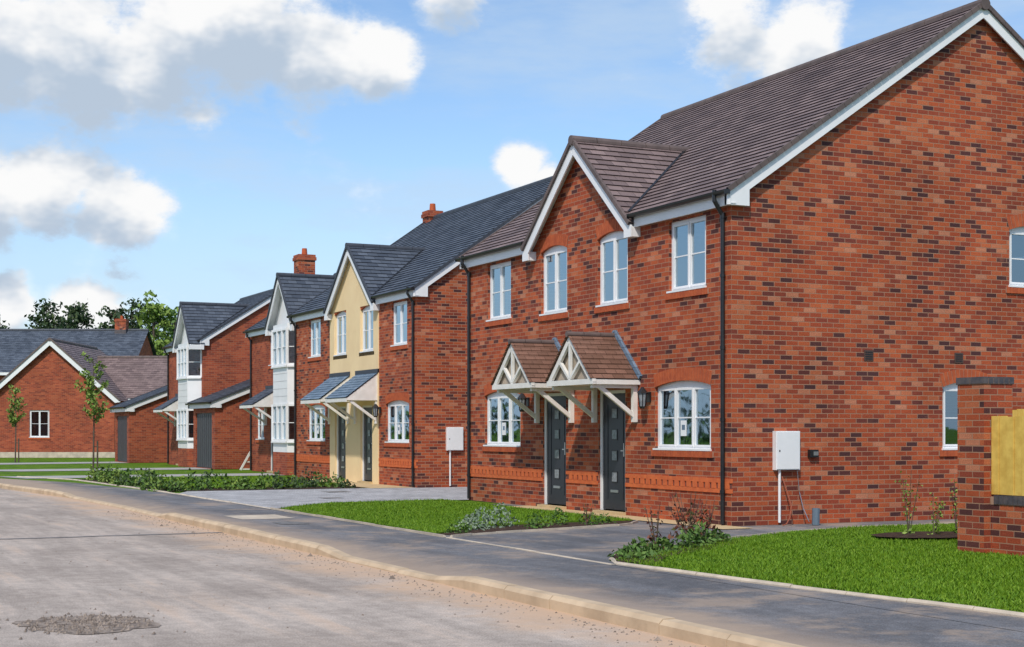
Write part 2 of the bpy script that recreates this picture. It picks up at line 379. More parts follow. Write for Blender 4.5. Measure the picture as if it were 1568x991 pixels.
def canopy_gable(P,yc,hw=.82,zf=2.32,za=3.10,xf=-.92,mt=None):
    t=P('canopy_tiles',mt or M_tcan); w=P('canopy_timber',M_wood)
    for sg in(-1,1):
        S=Vector((0,-sg*hw,za-zf)); courses(t,(0,yc+sg*hw,zf),(1,0,0),S,S.length,lambda s:[(xf-.04,0)],.125,.014)
        w.face([(xf+.02,yc+sg*hw,zf-.02),(xf+.02,yc,za-.02),(0,yc,za-.02),(0,yc+sg*hw,zf-.02)])
        w.prism([(xf,yc+sg*(hw+.03),zf-.05),(xf,yc,za-.02),(xf,yc,za-.15),(xf,yc+sg*(hw-.10),zf-.05)],(.05,0,0))
        w.box(xf+.05,-.0,*sorted((yc+sg*(hw-.05),yc+sg*(hw+.0))),zf-.09,zf-.015)
        w.beam((xf+.028,yc+sg*.02,zf+.02),(xf+.028,yc+sg*.40,zf+.34),.05,.055,(1,0,0))
        y=yc+sg*(hw-.12)
        w.beam((-.045,y,zf-.1),(-.045,y,zf-.72),.08,.08,(1,0,0))
        w.beam((-.05,y,zf-.62),(xf+.16,y,zf-.10),.06,.07)
        w.box(xf+.05,-.0,y-.035,y+.035,zf-.15,zf-.092)
        P('canopy_flashing',M_tcans).beam((-.02,yc+sg*(hw+.05),zf+.03),(-.02,yc,za+.07),.06,.07)
    w.box(xf-.003,xf+.06,yc-hw-.02,yc+hw+.02,zf-.09,zf+.0)
    w.box(xf+.004,xf+.05,yc-.03,yc+.03,zf,za-.12)
    P('canopy_infill',M_panel).prism([(xf+.09,yc-hw+.03,zf),(xf+.09,yc+hw-.03,zf),(xf+.09,yc,za-.05)],(.02,0,0))
    ridge(P('canopy_ridge',M_ridgeb),(xf-.05,yc,za),(0,yc,za),.05,.3)
    P('canopy_soffit',M_white).face([(xf+.06,yc-hw+.02,zf-.085),(xf+.06,yc+hw-.02,zf-.085),(0,yc+hw-.02,zf-.085),(0,yc-hw+.02,zf-.085)])
def canopy_lean(P,y0,y1,zf=2.35,zb=3.05,xf=-.95,mt=None,bracket=True):
    t=P('canopy_tiles',mt or M_tcans); w=P('canopy_timber',M_wood)
    S=Vector((-xf,0,zb-zf)); courses(t,(xf,0,zf),(0,1,0),S,S.length,lambda s:[(y0,y1)],.125,.014)
    for y in(y0+.03,y1-.07):
        w.prism([(xf+.04,y,zf-.07),(xf+.04,y,zf-.01),(-.005,y,zb-.03),(-.005,y,zf-.07)],(0,.04,0))
        if bracket:
            w.beam((-.045,y+.06,zf-.1),(-.045,y+.06,zf-.7),.08,.08,(1,0,0)); w.beam((-.05,y+.06,zf-.6),(xf+.16,y+.06,zf-.09),.06,.07)
    w.box(xf+.01,xf+.04,y0+.02,y1-.02,zf-.11,zf-.01)
    w.face([(xf+.04,y0+.05,zf-.068),(xf+.04,y1-.05,zf-.068),(-.004,y1-.05,zf-.068),(-.004,y0+.05,zf-.068)])
    P('canopy_flashing',M_ridges).box(-.05,-.001,y0-.02,y1+.02,zb-.02,zb+.09)

def semi(X0,Y0,W,c,mt,mr,cream,bmat,side_ops=(),D=9.8,sl=.68):
    E=empty('brick_house',(X0,Y0,0)); P=Parts()
    Mf=lambda a,z,d:(d,a,z); Ms=lambda a,z,d:(a,d,z)
    ops=[]
    for sg in(-1,1):
        def ap(a,b_): return tuple(sorted((c+sg*a,c+sg*b_)))
        up=ap(2.97,4.07); md=ap(.58,1.64); dn=ap(2.54,4.21); dr=ap(.62,1.56)
        ops+=[(*up,3.70,4.84),(*md,3.65,4.92),(*dn,1.15,2.26),(*dr,.06,2.16)]
        window(P,Mf,*up,3.70,4.84,2); window(P,Mf,*md,3.65,4.92,2,True); window(P,Mf,*dn,1.15,2.26,3,True,paper=True)
        door(P,Mf,*dr,.06,2.16)
    wb=P('brick_walls',bmat)
    if cream:
        cr=P('cream_render_wall',M_cream); k=2.02
        wall(wb,Mf,0,c-k,0,5,ops); wall(wb,Mf,c+k,W,0,5,ops)
        ops2=[o for o in ops if abs((o[0]+o[1])/2-c)<2]
        Mc=lambda a,z,d:(d-.03 if d==0 else d,a,z)
        wall(cr,Mc,c-k,c+k,0,5,ops2)
        cr.face([(-.03,c-1.92,5),(-.03,c+1.92,5),(-.03,c,6.62)])
        for y in(c-k,c+k): cr.face([(-.03,y,0),(0,y,0),(0,y,5),(-.03,y,5)])
    else:
        wall(wb,Mf,0,W,0,5,ops)
        wb.face([(0,c-1.92,5),(0,c+1.92,5),(0,c,6.62)])
    wall(wb,Ms,0,D,0,5,side_ops)
    Mn=lambda a,z,d:(a,W-d,z); wall(wb,Mn,0,D,0,5); wall(wb,lambda a,z,d:(D-d,a,z),0,W,0,5)
    e0=5.09+.15*sl-.06
    for y in(0,W): wb.face([(0,y,5),(D,y,5),(D,y,e0),(D/2,y,e0+D/2*sl),(0,y,e0)])
    roofpack(P,W,D,c,2.05,6.70,4.93,sl,mt,mr)
    ob=P('string_course',M_band); dro=[o for o in ops if o[2]<.1]
    ys=sorted([x for o in dro for x in o[:2]]); segs=[(-.012,ys[0]-.02),(ys[1]+.02,ys[2]-.02),(ys[3]+.02,W)]
    if cream: segs=[(-.012,c-2.03),(c+2.03,W)]
    for a,b_ in segs:
        ob.box(-.018,.02,a,b_,.50,.565); ob.box(-.018,.02,a,b_,.655,.72)
        y=a+.05
        while y<b_-.12: ob.box(-.022,.02,y,y+.118,.566,.654); y+=.18
        P('string_recess',M_bandshade).box(-.004,.01,a+.01,b_-.01,.566,.654)  # backing strip coloured dark for the shadowed gaps between dentils
    rm=P('rooms',M_room)
    rm.face([(3,.1,0),(3,W-.1,0),(3,W-.1,5),(3,.1,5)])
    for z in (.1,2.5,2.75,4.98): rm.face([(.15,.1,z),(D-.15,.1,z),(D-.15,W-.1,z),(.15,W-.1,z)])
    rm.face([(.15,c,.1),(3,c,.1),(3,c,5),(.15,c,5)])
    bk=P('gutters_and_downpipes',M_black)
    downpipe(bk,0,.16,5.0); downpipe(bk,0,W-.12,5.0)
    return E,P,Mf,Ms
def meter(P,a0,z0,y=0):
    b=P('meter_box',M_white); b.box(a0,a0+.45,-.09+y,y,z0,z0+.60); b.box(a0+.015,a0+.435,-.102+y,-.091+y,z0+.015,z0+.585)
    P('meter_pipe',M_white).cyl((a0+.1,y-.04,z0),(a0+.1,y-.04,.04),.022)
    P('meter_lock',M_black).box(a0+.05,a0+.07,y-.106,y-.1025,z0+.28,z0+.31)
# ---------------------------------------------------------------- house 1
so=[(5.57,6.62,3.88,4.92),(4.13,5.1,1.15,2.26)]
E,P,Mf,Ms=semi(0,0,9.8,4.77,M_tbrown,M_ridgeb,False,M_brick,side_ops=so)
window(P,Ms,*so[0],2,True); window(P,Ms,*so[1],2,True)
canopy_gable(P,3.53); canopy_gable(P,5.80)
lantern(P,2.40,1.98); lantern(P,6.95,1.98)
meter(P,.76,.85)
for x in(2.61,4.47):
    P('air_vents',M_vent).box(x-.09,x+.09,-.012,.01,2.57,2.74)
    for k in range(4): P('vent_slots',M_black).box(x-.07,x+.07,-.016,-.0125,2.595+k*.035,2.61+k*.035)
P('outside_socket',M_black).box(1.42,1.58,-.07,0,1.04,1.16); P('outside_socket_label',M_steel).box(1.48,1.57,-.078,-.071,1.07,1.13)
cb=P('cables',plain('red_cable',(.35,.10,.05)))
pts=[(.9,-.05,.75),(.95,-.12,.5),(.98,-.18,.3),(.9,-.25,.12),(.8,-.3,.03),(.7,-.35,.02)]
for a,b_ in zip(pts,pts[1:]): cb.cyl(a,b_,.010,6)
cb2=P('cables',M_steel); pts=[(1.2,-.03,.84),(1.22,-.06,.5),(1.25,-.12,.25),(1.3,-.2,.05)]
for a,b_ in zip(pts,pts[1:]): cb2.cyl(a,b_,.008,6)
P('drain_stub',plain('grey_blue_pipe',(.12,.17,.22))).cyl((1.35,-.3,0),(1.37,-.28,.26),.06,10)
P.flush(E)
# ---------------------------------------------------------------- house 2
E,P,Mf,Ms=semi(1.5,16.4,10.2,4.75,M_tslate,M_ridges,True,M_brick,D=9.2,sl=.70)
canopy_lean(P,2.75,4.5); canopy_lean(P,5.0,6.75)
lantern(P,2.55,1.98,-.03); meter(P,.8,.95)
chimney(P,4.6,10.0,7.6,8.62,.5); P.flush(E)
# ---------------------------------------------------------------- bay houses
def bayhouse(X0,Y0,W,chim):
    E=empty('brick_house',(X0,Y0,0)); P=Parts(); D=6.6
    Mf=lambda a,z,d:(d,a,z); cb=1.35
    ops=[(3.5,4.3,3.75,4.82),(3.3,4.2,.06,2.15)]
    if W>6.3: ops.append((4.9,5.9,1.15,2.2)); window(P,Mf,*ops[-1],2)
    window(P,Mf,*ops[0],2); door(P,Mf,*ops[1])
    wb=P('brick_walls',M_brickfar)
    wall(wb,Mf,0,W,0,5,ops); wall(wb,lambda a,z,d:(a,d,z),0,D,0,5); wall(wb,lambda a,z,d:(a,W-d,z),0,D,0,5); wall(wb,lambda a,z,d:(D-d,a,z),0,W,0,5)
    for y in(0,W): wb.face([(0,y,5),(D,y,5),(D,y,5.14),(D/2,y,5.14+D/2*.64),(0,y,5.14)])
    roofpack(P,W,D,cb,1.5,6.65,4.92,.64,M_tslate,M_ridges,ez=5.09,ex=-.18,dfront=-.6)
    P('gable_panel',M_white).face([(-.3,cb-1.4,4.95),(-.3,cb+1.4,4.95),(-.3,cb,6.5)])
    w=P('bay_frames',M_white); x=-.5; pf=[(0,cb-1.1),(x,cb-.8),(x,cb+.8),(0,cb+1.1)]
    for (p,q) in zip(pf,pf[1:]):
        for z0,z1,mm in((0,.75,M_brickfar),(.75,1.1,M_white),(2.35,3.6,M_white),(4.85,5.0,M_white)):
            P('bay_panels',mm).face([(p[0],p[1],z0),(q[0],q[1],z0),(q[0],q[1],z1),(p[0],p[1],z1)])
        Lq=math.hypot(q[0]-p[0],q[1]-p[1]); ux,uy=(q[0]-p[0])/Lq,(q[1]-p[1])/Lq
        nx,ny=uy,-ux
        for z0,z1 in((1.1,2.35),(3.6,4.85)):
            P('bay_glass',M_glass).face([(p[0]+nx*.03,p[1]+ny*.03,z0),(q[0]+nx*.03,q[1]+ny*.03,z0),(q[0]+nx*.03,q[1]+ny*.03,z1),(p[0]+nx*.03,p[1]+ny*.03,z1)])
            n=3 if Lq>1 else 1
            for i in range(n+1):
                t=Lq*i/n; w.beam((p[0]+ux*t,p[1]+uy*t,z0),(p[0]+ux*t,p[1]+uy*t,z1),.08,.08,(ux,uy,0))
            for z in(z0+.04,z1-.04): w.beam((p[0],p[1],z),(q[0],q[1],z),.07,.08)
            w.beam((p[0],p[1],(z0+z1)/2),(q[0],q[1],(z0+z1)/2),.025,.025)
        w.beam((p[0]-nx*.02,p[1]-ny*.02,1.08),(q[0]-nx*.02,q[1]-ny*.02,1.08),.12,.05)
        w.beam((p[0]-nx*.02,p[1]-ny*.02,3.58),(q[0]-nx*.02,q[1]-ny*.02,3.58),.12,.05)
    for z in(2.35,3.59,4.86): w.face([(0,cb-1.1,z),(x,cb-.8,z),(x,cb+.8,z),(0,cb+1.1,z)])
    for k in range(4): P('bay_seams',M_conc).box(-.506,-.502,cb-.8,cb+.8,2.6+k*.25,2.606+k*.25)
    canopy_lean(P,3.0,4.6,2.35,2.95,-1.0,M_tslate)
    rm=P('rooms',M_room); rm.face([(2.2,.1,0),(2.2,W-.1,0),(2.2,W-.1,5),(2.2,.1,5)])
    for z in(.1,2.6,4.98): rm.face([(.1,.1,z),(2.2,.1,z),(2.2,W-.1,z),(.1,W-.1,z)])
    downpipe(P('gutters_and_downpipes',M_black),0,W-.12,5)
    if chim: chimney(P,1.9,W-.4,5.8,7.9,.62)
    P.flush(E)
bayhouse(2.3,27.9,6.6,True); bayhouse(2.0,40.4,6.1,False)
def garage(X0,Y0,W=3.3,D=6):
    E=empty('brick_garage',(X0,Y0,0)); P=Parts(); b=P('brick_walls',M_brickfar)
    Mf=lambda a,z,d:(d,a,z)
    op=[(.45,W-.35,.02,2.15)]
    wall(b,Mf,0,W,0,2.45,op); wall(b,lambda a,z,d:(a,d,z),0,D,0,2.45); wall(b,lambda a,z,d:(a,W-d,z),0,D,0,2.45)
    for y in(0,W): b.face([(0,y,2.45),(D,y,2.45),(D,y,2.52),(D/2,y,2.52+D/2*.4),(0,y,2.52)])
    roofpack(P,W,D,None,1,0,0,.4,M_tslate,M_ridges,ez=2.55,ex=-.2)
    g=P('garage_door',M_garage); g.box(.06,.1,.45,W-.35,.02,2.15)
    n=8
    for i in range(n): g.box(.045,.0595,.5+(W-.9)*i/n+.03,.5+(W-.9)*(i+1)/n-.03,.06,2.1)
    f=P('door_frame',M_white); f.box(.03,.055,.40,.45,0,2.2)
    P.flush(E)
garage(1.6,37.0,3.35); garage(1.0,50.0,3.3)
# ---------------------------------------------------------------- background houses
ang=-math.radians(25.66)
E=empty('brick_bungalow',(.1,66.7,0),ang); P=Parts(); b=P('brick_walls',M_brickfar)
Mg=lambda a,z,d:(a,d,z)
op=[(-1.2,-.1,1.1,2.6)]
wall(b,Mg,-3.5,3.5,0,3.2,op); b.face([(-3.5,0,3.2),(3.5,0,3.2),(3.5,0,3.35),(0,0,6.4),(-3.5,0,3.35)])
window(P,Mg,*op[0],2,False,True)
P('rooms',M_room).box(-1.5,.3,2,2.1,.1,3)
for x in(-3.5,3.5): b.face([(x,0,0),(x,9,0),(x,9,3.3),(x,0,3.3)])
for sg in(-1,1):
    S=Vector((-sg*3.85,0,3.4)); courses(P('roof',M_tbrown),(sg*3.85,-.3,3.1),(0,1,0),S,S.length,lambda s:[(0,10)],.2)
    w=P('fascia_and_bargeboards',M_white); w.prism([(sg*3.9,-.27,3.05),(0,-.27,6.5),(0,-.27,6.18),(sg*3.6,-.27,3.0)],(0,.03,0))
    P('ridge_tiles',M_ridgeb).beam(Vector((sg*3.85,-.28,3.16)),Vector((0,-.28,6.56)),.06,.09)
ridge(P('ridge_tiles',M_ridgeb),(0,-.3,6.5),(0,9,6.5))
wall(b,lambda a,z,d:(a,2.5+d,z),3.5,13,0,3.3,())
S=Vector((0,3.6,2.5)); courses(P('roof',M_tbrown),(0,2.1,3.3),(1,0,0),S,S.length,lambda s:[(1.0,13.2)],.2)
ridge(P('ridge_tiles',M_ridgeb),(1.0,5.7,5.8),(13.2,5.7,5.8))
P('fascia_and_bargeboards',M_white).box(3.5,13.2,2.12,2.15,3.1,3.28)
b.box(-14,-3.5,3.0,8,0,3.0)
P('plinth',M_edge).box(-12,9,-1.3,-1.0,0,.30)
P.flush(E)
def bghouse(loc,L,ez,rz,hd,chx,ang=ang,mat=M_tslate,mr=M_ridges):
    E=empty('brick_house',loc,ang); P=Parts(); b=P('brick_walls',M_brickfar); b.box(0,L,0,hd*2,0,ez)
    S=Vector((0,hd+.4,rz-ez)); courses(P('roof',mat),(0,-.4,ez),(1,0,0),S,S.length,lambda s:[(-.2,L+.2)],.25)
    S=Vector((0,-hd-.4,rz-ez)); courses(P('roof',mat),(0,2*hd+.4,ez),(1,0,0),S,S.length,lambda s:[(-.2,L+.2)],.25)
    for x in(0.01,L-.01): b.face([(x,0,ez),(x,2*hd,ez),(x,hd,rz-.1)])
    ridge(P('ridge_tiles',mr),(-.2,hd,rz),(L+.2,hd,rz),.12)
    P('fascia_and_bargeboards',M_white).box(0,L,-.4,-.37,ez-.2,ez)
    f=P('windows',M_white); x=2; k=0
    while x<L-2:
        for z in(1,3.6):
            if z==1 and k%2:
                P('doors',M_door).box(x,x+.95,-.03,.01,.05,2.1); continue
            if z+1.3<ez: f.box(x,x+1.3,-.02,.01,z,z+1.2); P('window_panes',M_glass2).box(x+.08,x+.61,-.03,-.021,z+.08,z+1.12); P('window_panes',M_glass2).box(x+.69,x+1.22,-.03,-.021,z+.08,z+1.12)
        x+=2.6; k+=1
    if chx is not None: chimney(P,chx,hd,rz-.3,rz+.8,.8)
    P.flush(E)
bghouse((-15,100.2,0),26.5,5.6,8.9,4.5,24.7)
for y0,mt,mr in((-34,M_tbrown,M_ridgeb),(-20,M_tslate,M_ridges),(-5,M_tbrown,M_ridgeb),(10,M_tslate,M_ridges),(25,M_tbrown,M_ridgeb)):
    bghouse((-27,y0,0),10.5,5.0,8.3,4.4,None,math.radians(90),mt,mr)

# ---------------------------------------------------------------- ground
def offs(poly,o):
    out=[]
    for i,p in enumerate(poly):
        a=poly[max(0,i-1)];c=poly[min(len(poly)-1,i+1)]
        d=Vector((c[0]-a[0],c[1]-a[1])).normalized(); out.append((p[0]+d.y*o,p[1]-d.x*o))
    return out
K=[(-6.93,-45),(-6.93,-20),(-6.93,0),(-6.93,12),(-7.1,17),(-7.8,24),(-9.4,29.5),(-12.2,34.5),(-16.5,39),(-22,42.5),(-30,45.5),(-60,52)]
def strip(name,poly,o0,o1,z,mat):
    b=B(); a=offs(poly,o0);c=offs(poly,o1)
    for i in range(len(poly)-1): b.face([(*a[i],z),(*c[i],z),(*c[i+1],z),(*a[i+1],z)])
    return b.build(name,mat)
def sheet(name,pts,z,mat,par=None):
    b=B(); b.face([(x,y,z) for x,y in pts],[(x,y) for x,y in pts]); return b.build(name,mat,par)
def densify(poly,step):
    out=[Vector(poly[0])]
    pts=[Vector(p) for p in poly]; seg=0; cur=pts[0]
    while seg<len(pts)-1:
        need=step
        while seg<len(pts)-1:
            d=(pts[seg+1]-cur).length
            if d>=need: cur=cur+(pts[seg+1]-cur).normalized()*need; out.append(cur.copy()); break
            need-=d; cur=pts[seg+1]; seg+=1
    return out
DR=[(-5.6,-1.0,.075),(7.2,17.5,.075)]
def kerbh(y,top,drops):
    v=top
    for a,c,dz in drops:
        t=min((y-a)/.9,(c-y)/.9); t=max(0,min(1,t)); v=min(v,top-dz*t)
    return v
def kerbline(name,poly,w,top,bot,mat,drops=(),step=.915,o=0,c=.02):
    b=B(); pts=densify(poly,step)
    for p,q in zip(pts,pts[1:]):
        d=(q-p).normalized(); n=Vector((d.y,-d.x)); g=.005; jx=R.uniform(-.006,.006); jz=R.uniform(-.004,.004)
        e=[p+d*g,q-d*g]; pr=[]
        for x in e:
            H=kerbh(x.y,top,drops)+jz
            pr.append([(*(x+n*(o+jx)),bot),(*(x+n*(o+jx)),H-c),(*(x+n*(o+jx+c)),H),(*(x+n*(o+jx+w-.005)),H),(*(x+n*(o+jx+w-.005)),bot)])
        a,c2=pr
        for i in range(4): b.face([a[i],a[i+1],c2[i+1],c2[i]])
        b.face(a); b.face(c2[::-1])
    return b.build(name,mat)
sheet('ground',[(-3000,-3000),(3000,-3000),(3000,3000),(-3000,3000)],-.16,M_grass)
strip('road',K,-9,.06,-.10,M_road)
strip('estate_ground',K,2.0,160,-.012,M_grass)
kd=[tuple(v) for v in densify(K[:7],.45)]+K[7:]
b=B(); rows=[offs(kd,o) for o in(.12,.7,2.15)]
for i in range(len(kd)-1):
    z=[kerbh(kd[j][1],.004,DR) if j<len(kd) else 0 for j in(i,i+1)]
    a,m_,c=rows
    b.face([(*a[i],z[0]),(*m_[i],-.004),(*m_[i+1],-.004),(*a[i+1],z[1])]); b.face([(*m_[i],-.004),(*c[i],-.004),(*c[i+1],-.004),(*m_[i+1],-.004)])
b.build('footpath',M_path)
kerbline('kerb',K,.15,.018,-.16,M_kerb,DR,c=.035)
K2=[(x-9,y) for x,y in K[:6]]
strip('footpath',K2,-2.2,-.1,-.0,M_path); kerbline('kerb',K2,.15,.015,-.16,M_kerb,o=-.12)
strip('block_driveway',K2,-9,-2.3,-.005,M_paver)
sheet('asphalt_path',[(-4.85,-12),(12,-12),(12,8.0),(-4.85,8.0)],-.001,M_path)
sheet('block_driveway',[(-4.88,7.9),(-3.1,9.7),(9,9.9),(9,16.7),(-4.3,16.7),(-4.85,15.4)],.006,M_paver)
sheet('slab_path',[(-.55,-.6),(-.001,-.6),(-.001,6.9),(-.55,6.9)],.010,M_slab)
sheet('slab_path',[(.3,16.5),(1.499,16.5),(1.499,24),(.6,24)],.010,M_slab)
sheet('concrete_drive',[(-6.4,28.6),(2,28.6),(2,31.2),(-7.0,31.2)],.0,M_conc)
sheet('concrete_drive',[(-5.5,37.2),(1.6,37.2),(1.6,40.2),(-8,40.2)],.0,M_conc)
sheet('concrete_drive',[(-18,47),(1.0,50),(1.0,53.2),(-18,50.5)],.0,M_conc)
def lawn(pts,dens,hb,name='lawn',z=.02):
    o=B(); n=len(pts)
    o.face([(x,y,z) for x,y in pts])
    for i in range(n):
        a=pts[i];c=pts[(i+1)%n]; o.face([(*a,-.02),(*c,-.02),(*c,z),(*a,z)])
    ob=o.build(name,M_grass)
    if dens:
        P_=np.array(pts); lo=P_.min(0);hi=P_.max(0); A=(hi-lo).prod(); rs=np.random.RandomState(3)
        q=rs.rand(int(A*dens),2)*(hi-lo)+lo
        ins=np.zeros(len(q),bool); j=n-1
        for i in range(n):
            xi,yi=P_[i];xj,yj=P_[j]
            c=((yi>q[:,1])!=(yj>q[:,1]))&(q[:,0]<(xj-xi)*(q[:,1]-yi)/(yj-yi+1e-12)+xi); ins^=c; j=i
        q=q[ins]; m=len(q)
        patch=.75+.5*(.5+.25*np.sin(q[:,0]*2.3+1.7*np.sin(q[:,1]*1.1))+.25*np.sin(q[:,1]*2.9+np.cos(q[:,0]*1.9)*2))
        a=rs.rand(m)*6.28; w=.006+.005*rs.rand(m); hh=hb*(.4+.7*rs.rand(m))*patch; le=rs.randn(m,2)*hb*.5
        V=np.zeros((m,3,3)); dx=np.cos(a)*w;dy=np.sin(a)*w
        V[:,0,0]=q[:,0]-dx;V[:,0,1]=q[:,1]-dy;V[:,0,2]=z-.005
        V[:,1,0]=q[:,0]+dx;V[:,1,1]=q[:,1]+dy;V[:,1,2]=z-.005
        V[:,2,0]=q[:,0]+le[:,0];V[:,2,1]=q[:,1]+le[:,1];V[:,2,2]=z+hh
        me=bpy.data.meshes.new('grass_blades'); me.from_pydata(V.reshape(-1,3).tolist(),[],np.arange(m*3).reshape(-1,3).tolist()); me.materials.append(M_blade)
        g=bpy.data.objects.new('grass_blades',me); sc.collection.objects.link(g); g.parent=ob
    return ob
L1=[(-4.72,7.75),(-4.3,8.4),(-3.1,9.55),(-.6,9.75),(-.6,1.95),(-2.3,1.9),(-3.3,1.5),(-4.1,.9),(-4.72,.35)]
lawn(L1,900,.035)
L2=[(-4.72,-4.75),(-4.2,-4.1),(-1.95,-2.6),(0,-1.6),(1.7,-1.2),(4.5,-1.2),(4.5,-5.0),(-.1,-5.2),(-.20,-5.75),(-.20,-14),(-3.9,-14),(-4.15,-10),(-4.5,-7.4)]
lawn(L2,1700,.036)
lawn([(-4.4,18.6),(.5,18.6),(.5,27.0),(-4.6,27.0)],350,.06)
sheet('planting_bed',[(-4.72,.30),(-4.1,.85),(-3.3,1.45),(-2.3,1.85),(-.6,1.9),(-1.3,1.0),(-2.6,.6),(-3.8,.2),(-4.5,-.1)],.006,M_soil)
sheet('planting_bed',[(-4.76,-4.85),(-4.3,-3.95),(-1.95,-2.45),(-1.6,-2.6),(-2.2,-3.4),(-3.9,-4.5),(-4.5,-5.3)],.028,M_soil)
sheet('planting_bed',[(-4.78,16.8),(.25,16.8),(.25,18.5),(-4.3,18.5),(-4.4,27),(-5.2,27)],.008,M_soil)
bb=B(); bb.face([(.9+.9*math.cos(i*.628),-3.4+.6*math.sin(i*.628),.062) for i in range(10)]); bb.build('planting_bed',M_soil)
kerbline('path_edging',[(-4.80,8.0),(-4.80,.2),(-4.80,-.4)],.05,.03,-.05,M_edge)
kerbline('path_edging',[(-4.78,-.3),(-4.3,.0),(-3.6,.25),(-2.5,.55),(-1.3,.95),(-.6,1.75)],.05,.03,-.05,M_edge,step=.5)
kerbline('path_edging',[(-4.1,-14),(-4.25,-10),(-4.6,-7.4),(-4.82,-4.9),(-4.35,-3.85),(-1.98,-2.4),(0,-1.45),(1.7,-1.05),(5,-1.05)],.05,.03,-.05,M_edge,step=.7)
kerbline('path_edging',[(-4.85,-4.9),(-4.85,-.3)],.05,.008,-.05,M_edge,c=.004)
kerbline('path_edging',[(-4.85,8),(-4.9,15.4),(-4.9,16.8),(-5.3,27),(-6.5,31)],.05,.02,-.05,M_edge)
R=random.Random(11)
b=B(); n=40; ph=[R.uniform(.75,1.2) for _ in range(n)]
b.face([(-10.75+.50*math.cos(i*6.283/n)*ph[i],-6.8+.62*math.sin(i*6.283/n)*(ph[i]*.5+ph[(i+1)%n]*.5),-.095) for i in range(n)])
for i in range(520):
    a=R.uniform(0,6.28); r=R.random()**.6*(.62 if i<460 else 1.1); x=-10.75+.5*r/.6*math.cos(a); y=-6.8+.6*r/.6*math.sin(a); s=R.uniform(.006,.016)
    b.face([(x-s,y,-.096),(x,y-s,-.096),(x+s*.3,y+s*.2,-.096+s*1.3)]); b.face([(x,y-s,-.096),(x+s,y,-.096),(x+s*.3,y+s*.2,-.096+s*1.3)]); b.face([(x+s,y,-.096),(x-s,y+s,-.096),(x+s*.3,y+s*.2,-.096+s*1.3)]); b.face([(x-s,y,-.096),(x-s,y+s,-.096),(x+s*.3,y+s*.2,-.096+s*1.3)])
b.build('road_patch',M_patch)
b=B()
for i in range(1100):
    y=R.uniform(-17,10); x=-6.97-abs(R.gauss(0,.35)) if R.random()<.75 else R.uniform(-16,-7); s=R.uniform(.005,.012) if R.random()<.985 else R.uniform(.02,.035)
    z=-.1; t_=(x+s*.2,y,z+s*1.2); c=[(x-s,y-s*.6,z),(x+s,y-s*.8,z),(x+s*.7,y+s,z),(x-s*.8,y+s*.8,z)]
    for k in range(4): b.face([c[k],c[(k+1)%4],t_])
b.build('loose_gravel',M_patch)
pts=[]; x=-16
while x<-6.95: pts.append((x,3.42+R.uniform(-.05,.05))); x+=.4
pts.append((-6.95,3.42))
b=B()
for p,q in zip(pts,pts[1:]): b.face([(p[0],p[1]-.07,-.095),(q[0],q[1]-.07,-.095),(q[0],q[1]+.07,-.095),(p[0],p[1]+.07,-.095)])
b.build('tar_joint',M_tar)
def cover(x,y,w,l,z=.002):
    sheet('inspection_cover',[(x,y),(x+w,y),(x+w,y+l),(x,y+l)],z,M_iron)
cover(-6.0,3.4,.45,.6); cover(-1.5,14.5,.6,.6,.010); cover(-2.6,11.5,.45,.45,.010)
sheet('concrete_patch',[(-6.2,5.0),(-5.3,5.0),(-5.3,6.2),(-6.2,6.2)],.0,M_edge)

# ---------------------------------------------------------------- wall / fence
E=empty('garden_wall',(0,0,0)); P=Parts()
b=P('brick_pillar',M_brick); b.box(-.32,.12,-5.70,-5.26,-.05,2.0)
c=P('pillar_coping',M_blue)
for i in range(6):
    for j in range(2): c.box(-.335+.079*i,-.335+.079*i+.071,-5.715+.237*j,-5.715+.237*j+.229,2.008,2.085)
P('pillar_mortar',M_mortar).box(-.33,.13,-5.71,-5.25,2.001,2.07)
b2=P('brick_wall',M_brick); b2.box(-.22,.0,-16,-5.702,-.05,.59)
y=-16
while y<-5.8:
    c.box(-.235,.015,y,y+.068,.60,.70); y+=.077
P('coping_mortar',M_mortar).box(-.225,.005,-16,-5.71,.591,.685)
P.flush(E)
R=random.Random(2)
E=empty('wooden_fence',(0,0,0)); P=Parts(); f=P('boards',M_fence)
y=-5.82; k=0
while y>-16:
    o=0 if k%2 else .012
    f.box(-.205-o,-.185,y,y+.108,.71,1.62+R.uniform(-.006,.006)); y-=.120; k+=1
P('rails',M_bark).box(-.184,-.15,-16,-5.71,.74,1.58)  # full-height dark sheet standing in for shade in the board gaps
P.flush(E)
E=empty('wooden_fence',(0,0,0)); P=Parts(); f=P('boards',M_fence)
x=.45
while x<6:
    f.box(x,x+.12,-5.06,-5.04,0,1.72+R.uniform(-.01,.01)); x+=.127
for x in(.5,2.3,4.1): P('posts',M_fence).box(x,x+.1,-5.17,-5.07,0,1.80)
P('rails',M_fence).box(.45,6,-5.10,-5.065,1.5,1.58); P.flush(E)

